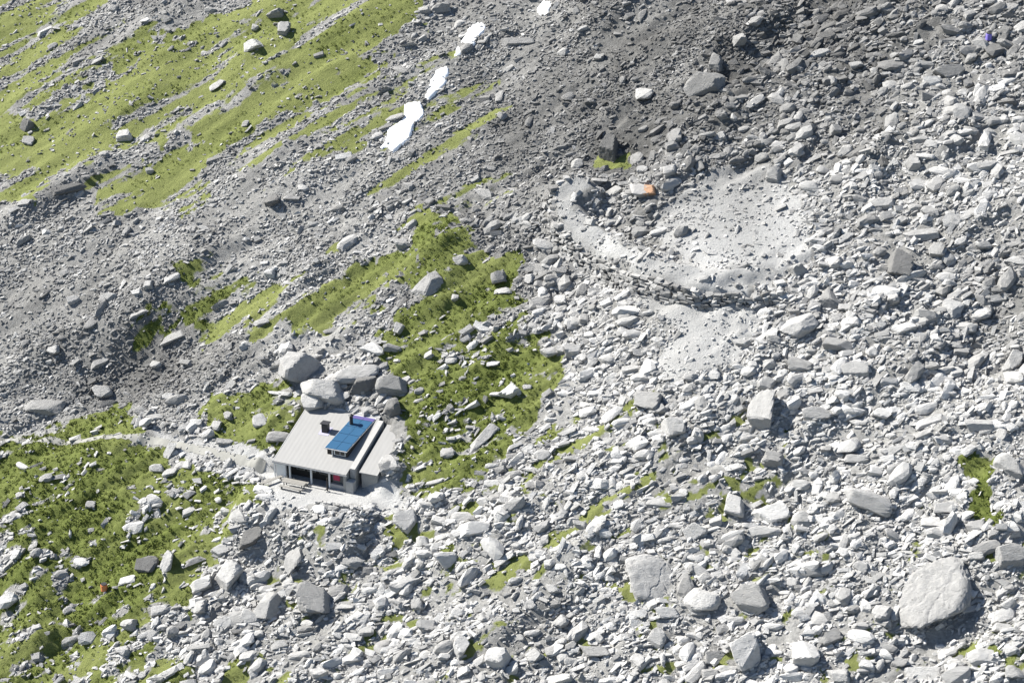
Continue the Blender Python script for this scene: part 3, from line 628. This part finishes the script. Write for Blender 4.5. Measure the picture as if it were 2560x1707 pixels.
# ------------------------------------------------------------------ the hut
def empty(name, loc, rz=0):
    o = bpy.data.objects.new(name, None); COL.objects.link(o); o.location = loc; o.rotation_euler = (0, 0, rz); return o
def prism(name, base, top, m, parent, bevel=0):
    """closed solid from two matching rings of corner points"""
    bm = bmesh.new(); a = [bm.verts.new(p) for p in base]; t = [bm.verts.new(p) for p in top]; k = len(a)
    bm.faces.new(a[::-1]); bm.faces.new(t)
    for i in range(k): bm.faces.new((a[i], a[(i+1) % k], t[(i+1) % k], t[i]))
    bmesh.ops.recalc_face_normals(bm, faces=bm.faces)
    if bevel: bmesh.ops.bevel(bm, geom=list(bm.edges), offset=bevel, segments=1, affect='EDGES')
    me = bpy.data.meshes.new(name); bm.to_mesh(me); bm.free()
    return link(name, me, m, parent)
def box(name, x0, x1, y0, y1, z0, z1, m, parent, bevel=0):
    r = lambda z: [(x0, y0, z), (x1, y0, z), (x1, y1, z), (x0, y1, z)]
    return prism(name, r(z0), r(z1), m, parent, bevel)
def boxes(name, L_, m, parent):
    bm = bmesh.new()
    for (x0, x1, y0, y1, z0, z1) in L_:
        v = [bm.verts.new(p) for p in [(x0, y0, z0), (x1, y0, z0), (x1, y1, z0), (x0, y1, z0), (x0, y0, z1), (x1, y0, z1), (x1, y1, z1), (x0, y1, z1)]]
        for f in [(3, 2, 1, 0), (4, 5, 6, 7), (0, 1, 5, 4), (1, 2, 6, 5), (2, 3, 7, 6), (3, 0, 4, 7)]: bm.faces.new([v[i] for i in f])
    me = bpy.data.meshes.new(name); bm.to_mesh(me); bm.free(); return link(name, me, m, parent)
hut = empty("mountain_hut", (HO[0], HO[1], FLOOR), HA)
tag(hut, "stone mountain hut with pale lean-to roof, blue panels and dark open front", "hut")
SL = 2.975/9.7
def rz(y): return 2.4 + y*SL           # top of the main roof in hut coordinates
SHY = [0.0, 0.0]
def slope_slab(name, x0, x1, y0, y1, dz, th, m, parent, bevel=.0, sl=SL, z0=None):
    f = (lambda y: rz(y)+dz) if z0 is None else (lambda y: z0+(y-y0)*sl)
    base = [(x0, y0, f(y0)-th), (x1, y0, f(y0)-th), (x1, y1, f(y1)-th), (x0, y1, f(y1)-th)]
    top = [(x0, y0, f(y0)), (x1, y0, f(y0)), (x1, y1, f(y1)), (x0, y1, f(y1))]
    base, top = [[(q[0]+SHY[0]*(q[1]-SHY[1]), q[1], q[2]) for q in r_] for r_ in (base, top)]
    return prism(name, base, top, m, parent, bevel)
roof = slope_slab("roof", -.02, 9.8, -.05, 10.0, 0, .16, roof_m, hut)
slope_slab("verge", -.10, -.024, -.05, 10.0, .03, .24, ZINC, roof)
slope_slab("ridge_flashing", 0, 9.8, 9.75, 10.15, .05, .12, ZINC, roof)
boxes("gutter", [(-.1, 9.9, -.20, -.06, rz(0)-.20, rz(0)-.12), (-.1, 9.9, -.22, -.18, rz(0)-.16, rz(0)-.04)], ZINC, roof)
# walls: side and back masonry, recessed timber front
prism("wall", [(.15, .7, -.6), (.55, .7, -.6), (.55, 9.6, -.6), (.15, 9.6, -.6)], [(.15, .7, rz(.7)-.17), (.55, .7, rz(.7)-.17), (.55, 9.6, rz(9.6)-.17), (.15, 9.6, rz(9.6)-.17)], WALL, hut)
prism("wall", [(9.3, .15, -.6), (9.7, .15, -.6), (9.7, 9.6, -.6), (9.3, 9.6, -.6)], [(9.3, .15, rz(.15)-.17), (9.7, .15, rz(.15)-.17), (9.7, 9.6, rz(9.6)-.17), (9.3, 9.6, rz(9.6)-.17)], WALL, hut)
box("wall", .57, 9.28, 9.2, 9.6, -.6, 5.0, WALL, hut)
fw = box("front_wall", .57, 9.28, 1.6, 1.9, -.6, rz(1.6)-.19, WOOD, hut)
box("masonry_pier", .15, 1.45, .30, .68, -.6, rz(.3)-.18, WHITE, hut)
box("masonry_pier", 7.5, 9.28, .25, .62, -.6, .62, CONC, hut)
box("cladding", 7.62, 9.28, .66, .76, .55, rz(.66)-.18, flat("grey_cladding", (.12, .12, .12)), hut)
for cx in (2.05, 4.95, 7.40):
    box("post", cx-.10, cx+.10, .18, .38, -.1, rz(.18)-.17, WHITE, hut, .01)
box("post", .02, .16, .02, .16, -.1, rz(.0)-.17, WHITE, hut, .01)
for cx in (2.3, 3.8, 5.4):
    wd = box("window", cx, cx+1.1, 1.54, 1.60, .9, 2.0, GREYWOOD, hut)
    box("pane", cx+.1, cx+1.0, 1.51, 1.538, 1.0, 1.9, GLASS, wd)
dr = box("door", 6.7, 7.5, 1.53, 1.60, 0, 2.05, WOOD, hut); box("handle", 6.8, 6.86, 1.47, 1.53, 1.0, 1.15, ZINC, dr)
sh_ = box("shutter", 7.78, 8.62, .58, .657, 1.0, 2.0, RED, hut); tag(sh_, "dark red shutter under the right end of the eave")
box("step", 5.2, 7.2, -.55, .15, -.1, .14, CONC, hut)
# chimney
ch = box("chimney", 3.75, 4.55, 5.7, 6.4, rz(5.7)-.3, rz(5.7)+1.15, DARKMETAL, hut, .02)
box("chimney_cap", 3.62, 4.68, 5.57, 6.53, rz(5.7)+1.22, rz(5.7)+1.32, DARKMETAL, ch)
boxes("cap_leg", [(3.8, 3.87, 5.75, 5.82, rz(5.7)+1.13, rz(5.7)+1.23), (4.43, 4.5, 6.25, 6.32, rz(5.7)+1.13, rz(5.7)+1.23)], DARKMETAL, ch)
slope_slab("flashing", 3.45, 4.8, 5.35, 6.8, .03, .05, flat("lead_flashing", (.33, .32, .42)), ch)
# dormer
dm = empty("dormer", (0, 0, 0)); dm.parent = hut
DX0, DX1, DY0, DY1 = 6.05, 8.75, 2.6, 9.55
shx = lambda x, y: x+.085*(y-DY0)
dz0 = rz(DY0)+1.0; dsl = (rz(DY1)+.02-dz0)/(DY1-DY0)
df = lambda y: dz0+(y-DY0)*dsl
for xa, xb in ((DX0, DX0+.12), (DX1-.12, DX1)):
    prism("dormer_cheek", [(xa, DY0, rz(DY0)-.1), (xb, DY0, rz(DY0)-.1), (shx(xb, DY1), DY1, rz(DY1)-.1), (shx(xa, DY1), DY1, rz(DY1)-.1)],
          [(xa, DY0, df(DY0)-.09), (xb, DY0, df(DY0)-.09), (shx(xb, DY1), DY1, df(DY1)-.05), (shx(xa, DY1), DY1, df(DY1)-.05)], WOOD, dm)
box("dormer_front", DX0+.125, DX1-.125, DY0+.02, DY0+.14, rz(DY0)-.1, df(DY0)-.09, WOOD, dm)
wd = box("window", 6.95, 8.5, DY0-.03, DY0+.018, rz(DY0)+.12, df(DY0)-.2, WHITE, dm)
box("pane", 7.1, 7.75, DY0-.05, DY0-.032, rz(DY0)+.2, df(DY0)-.28, GLASS, wd); box("pane", 7.82, 8.4, DY0-.05, DY0-.032, rz(DY0)+.2, df(DY0)-.28, GLASS, wd)
box("corner_post", DX0+.62, DX0+.74, DY0-.06, DY0+.018, rz(DY0)+.02, df(DY0)-.1, WHITE, dm)
SHY[:] = [.085, DY0]
slope_slab("dormer_roof", DX0-.2, DX1+.12, DY0-.35, DY1, 0, .09, ZINC, dm, sl=dsl, z0=df(DY0-.35))
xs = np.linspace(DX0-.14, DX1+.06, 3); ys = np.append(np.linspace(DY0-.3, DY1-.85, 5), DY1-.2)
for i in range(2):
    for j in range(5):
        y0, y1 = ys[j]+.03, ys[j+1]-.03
        sp = slope_slab("solar_panel", xs[i]+.02, xs[i+1]-.02, y0, y1, 0, .05, VIOLET_GLARE if j == 4 else BLUE, dm, sl=dsl, z0=df(y0)+.06)
        if j == 4: tag(sp, "solar panel in the uppermost row with violet glare painted into its colour")
SHY[:] = [0.0, 0.0]
bm = bmesh.new(); bmesh.ops.create_cone(bm, segments=16, radius1=.22, radius2=.22, depth=1.2, cap_ends=True); me = bpy.data.meshes.new("flue_pipe"); bm.to_mesh(me); bm.free()
fl = link("flue_pipe", me, DARKMETAL, hut); fl.location = (6.95, 7.55, df(7.55)+.55)
bm = bmesh.new(); bmesh.ops.create_cone(bm, segments=16, radius1=.36, radius2=.05, depth=.25, cap_ends=True); me = bpy.data.meshes.new("flue_hat"); bm.to_mesh(me); bm.free()
fh = link("flue_hat", me, DARKMETAL, fl); fh.location = (0, 0, .8)
# parapet strip and lean-to on the right
slope_slab("parapet", 9.86, 10.55, .9, 9.2, .14, 1.2, CONC, hut)
prism("parapet_wall", [(9.9, .95, -.6), (10.5, .95, -.6), (10.5, 9.1, -.6), (9.9, 9.1, -.6)], [(9.9, .95, rz(.95)-1.08), (10.5, .95, rz(.95)-1.08), (10.5, 9.1, rz(9.1)-1.08), (9.9, 9.1, rz(9.1)-1.08)], WALL, hut)
an = empty("lean_to", (0, 0, 0)); an.parent = hut
slope_slab("lean_to_roof", 10.95, 13.4, 1.1, 9.3, -.30, .12, roof_m, an)
prism("lean_to_wall", [(11.1, 1.5, -.8), (13.2, 1.5, -.8), (13.2, 9.2, -.8), (11.1, 9.2, -.8)], [(11.1, 1.5, rz(1.5)-.44), (13.2, 1.5, rz(1.5)-.44), (13.2, 9.2, rz(9.2)-.44), (11.1, 9.2, rz(9.2)-.44)], WALL, an)
box("masonry_pier", 9.75, 10.7, -.1, .85, -.6, 1.5, CONC, hut, .05)

# ------------------------------------------------------------------ terrace furniture
def hl(x, y, z=0): return (HO[0]+HX[0]*x+HY[0]*y, HO[1]+HX[1]*x+HY[1]*y, FLOOR+z)
tb = empty("picnic_table", hl(3.4, -1.35, .03), HA); tag(tb, "long wooden picnic table in front of the dark hut windows", "table")
for k in range(3): pass
boxes("tabletop", [(-1.5, 1.5, -.42+.29*k, -.42+.29*k+.26, .72, .77) for k in range(3)], GREYWOOD, tb)
for sx in (-1.2, 1.2):
    for sy in (-.3, .3): box("leg", sx-.05, sx+.05, sy-.05, sy+.05, 0, .72, GREYWOOD, tb)
def bench(lx, ly, rot, ln, label):
    t = empty("bench", hl(lx, ly, .03), HA+rot); tag(t, label, "bench", "benches on the hut terrace")
    boxes("seat", [(-ln/2, ln/2, -.2, -.01, .42, .47), (-ln/2, ln/2, .01, .2, .42, .47)], GREYWOOD, t)
    for s in (-1, 1): box("leg", s*(ln/2-.25)-.05, s*(ln/2-.25)+.05, -.16, .16, 0, .42, GREYWOOD, t)
bench(3.4, -2.2, 0, 3.0, "bench on the open terrace side of the picnic table")
bench(3.2, -.45, 0, 3.4, "bench between the picnic table and the hut front")
bench(.35, -1.3, R(62), 3.0, "bench turned sideways at the left end of the hut front")
pl_ = empty("flag_pole", hl(7.6, -.75, 0), 0); tag(pl_, "short wooden pole standing on the terrace below the red shutter", "pole")
bm = bmesh.new(); bmesh.ops.create_cone(bm, segments=12, radius1=.09, radius2=.07, depth=1.9, cap_ends=True); me = bpy.data.meshes.new("shaft"); bm.to_mesh(me); bm.free()
sf = link("shaft", me, WOOD, pl_); sf.location = (0, 0, .93)
box("foot_stone", -.2, .2, -.2, .2, -.05, .12, CONC, pl_)

# dry stone retaining wall along the lower right terrace edge
def drywall(pts, hgt, label, width=.6):
    root = None; bm = bmesh.new(); Vs, Fs, Ts = [], [], []; off = 0
    for (a, b2) in zip(pts[:-1], pts[1:]):
        a = np.array(a); b2 = np.array(b2); ln = np.linalg.norm(b2-a); d = (b2-a)/ln; nrm = np.array([-d[1], d[0]])
        for lev in range(int(hgt/.3)):
            t = rng.uniform(-.2, .1)
            while t < ln:
                L_ = rng.uniform(.35, .7); c0 = a+d*(t+L_/2)+nrm*rng.uniform(-.07, .07)
                V, F = HULLS[rng.integers(0, 40)]
                w_ = V*np.array([L_*.56, width*.5, .19])
                W = np.stack([c0[0]+w_[:, 0]*d[0]+w_[:, 1]*nrm[0], c0[1]+w_[:, 0]*d[1]+w_[:, 1]*nrm[1], w_[:, 2]+pts_z(c0)+.1+lev*.28], -1)
                Vs.append(W); Fs.append(F+off); off += len(V); Ts.append(np.full(len(V), rng.uniform(.28, .5))); t += L_
    V = np.concatenate(Vs); o_ = V.mean(0)
    o = link("dry_stone_wall", np_mesh("dry_stone_wall", V-o_, np.concatenate(Fs), False, tone=np.concatenate(Ts)), rock); o.location = o_
    tag(o, label, "wall"); return o
def pts_z(c): return float(h_feat(np.array([c[0]]), np.array([c[1]]))[0])
drywall([hl(7.5, -3.9)[:2], hl(12.5, -3.5)[:2], hl(16, -3.0)[:2]], .7, "low dry stone wall along the lower right edge of the hut terrace")
drywall([hl(-9.5, 1.2)[:2], hl(-5.5, -.9)[:2], hl(-2, -2.2)[:2]], .45, "low pale stone kerb wall along the lower side of the path left of the hut")
rr_ = np.array(RIM[:10]); tg = np.gradient(rr_, axis=0); tg /= np.linalg.norm(tg, axis=1)[:, None]
outv = np.stack([tg[:, 1], -tg[:, 0]], -1)
if (outv[3] @ np.array([GX, GY])) > 0: outv = -outv
Vs, Fs, Ts = [], [], []; off = 0
for lev in range(7):
    line = rr_ + outv*(2.15-.12*lev)
    for a, b2, o1, am_ in zip(line[:-1], line[1:], outv[:-1], AMP):
        if lev >= am_*7: continue
        ln = np.linalg.norm(b2-a); d = (b2-a)/ln; t = rng.uniform(-.2, .1)
        while t < ln:
            L_ = rng.uniform(.45, 1.35); c0 = a+d*(t+L_/2); foot = pts_z(a+d*min(max(t, 0), ln)+o1*.3*0)
            base_z = pts_z(rr_[0]*0+c0+o1*.12*lev)
            V, F = HULLS[rng.integers(0, 40)]; w_ = V*np.array([L_*.56, rng.uniform(.35, .6), rng.uniform(.22, .36)])
            W = np.stack([c0[0]+w_[:, 0]*d[0]+w_[:, 1]*o1[0], c0[1]+w_[:, 0]*d[1]+w_[:, 1]*o1[1], w_[:, 2]+base_z-.05+lev*.38+rng.uniform(-.08, .08)], -1)
            Vs.append(W); Fs.append(F+off); off += len(V); Ts.append(np.full(len(V), rng.uniform(.2, .46))); t += L_*.97
V = np.concatenate(Vs); o_ = V.mean(0)
o = link("dry_stone_wall", np_mesh("dry_stone_wall", V-o_, np.concatenate(Fs), False, tone=np.concatenate(Ts)), rock); o.location = o_
tag(o, "tall curved dry stone wall holding up the rim of the gravel platform", "wall")

# narrow footpath across the grass on the far left
p = hit([-60, 20, 90, 190, 280, 360, 450, 540, 610], [1007, 1006, 1012, 1014, 1010, 1012, 1032, 1055, 1082])[:, :2]
Vp = []
for i in range(len(p)-1):
    for t in np.linspace(0, 1, 24, endpoint=False):
        c0 = p[i]*(1-t)+p[i+1]*t; d = p[i+1]-p[i]; d /= np.linalg.norm(d); nn = np.array([-d[1], d[0]])
        wv2 = .36+.03*i+.12*rng.uniform(-1, 1)
        for s_ in (-1, 0, 1):
            q = c0+nn*s_*wv2; Vp.append((q[0], q[1], h_all(np.array([q[0]]), np.array([q[1]]))[0]+(.16 if s_ == 0 else .05)))
Vp = np.array(Vp); m_ = len(Vp)//3
Fp = np.array([[3*i+j, 3*i+3+j, 3*i+4+j, 3*i+1+j] for i in range(m_-1) for j in (0, 1)])
fp = link("footpath", np_mesh("footpath", Vp, Fp, True), flat("trodden_earth", (.235, .232, .21))); fp["kind"] = "structure"; fp["label"] = "narrow trodden footpath crossing the grass"

# two small coloured cans left on the slope
def can(px, py, m, label, s=.4):
    P = H1(px, py); o = empty("can", (P[0], P[1], P[2]-.05), rnd.uniform(0, 3)); tag(o, label, "can")
    bm = bmesh.new(); bmesh.ops.create_cone(bm, segments=20, radius1=s, radius2=s, depth=s*2.2, cap_ends=True)
    bmesh.ops.bevel(bm, geom=[e for e in bm.edges if abs(e.verts[0].co.z-e.verts[1].co.z) < 1e-4], offset=s*.1, segments=2, affect='EDGES')
    me = bpy.data.meshes.new("drum"); bm.to_mesh(me); bm.free(); b_ = link("drum", me, m, o); b_.location = (0, 0, s*1.1+.2)
    bm = bmesh.new(); bmesh.ops.create_cone(bm, segments=20, radius1=s*.9, radius2=s*.9, depth=.06, cap_ends=True)
    me = bpy.data.meshes.new("lid"); bm.to_mesh(me); bm.free(); l_ = link("lid", me, DARKMETAL, o); l_.location = (0, 0, s*2.2+.24)
can(2270, 95, BLUEPAINT, "small blue can lying on dark scree near the upper right corner")
can(240, 1358, ORANGEPAINT, "small orange can on the grass near the lower left corner")
print("boulders", len(boulders))
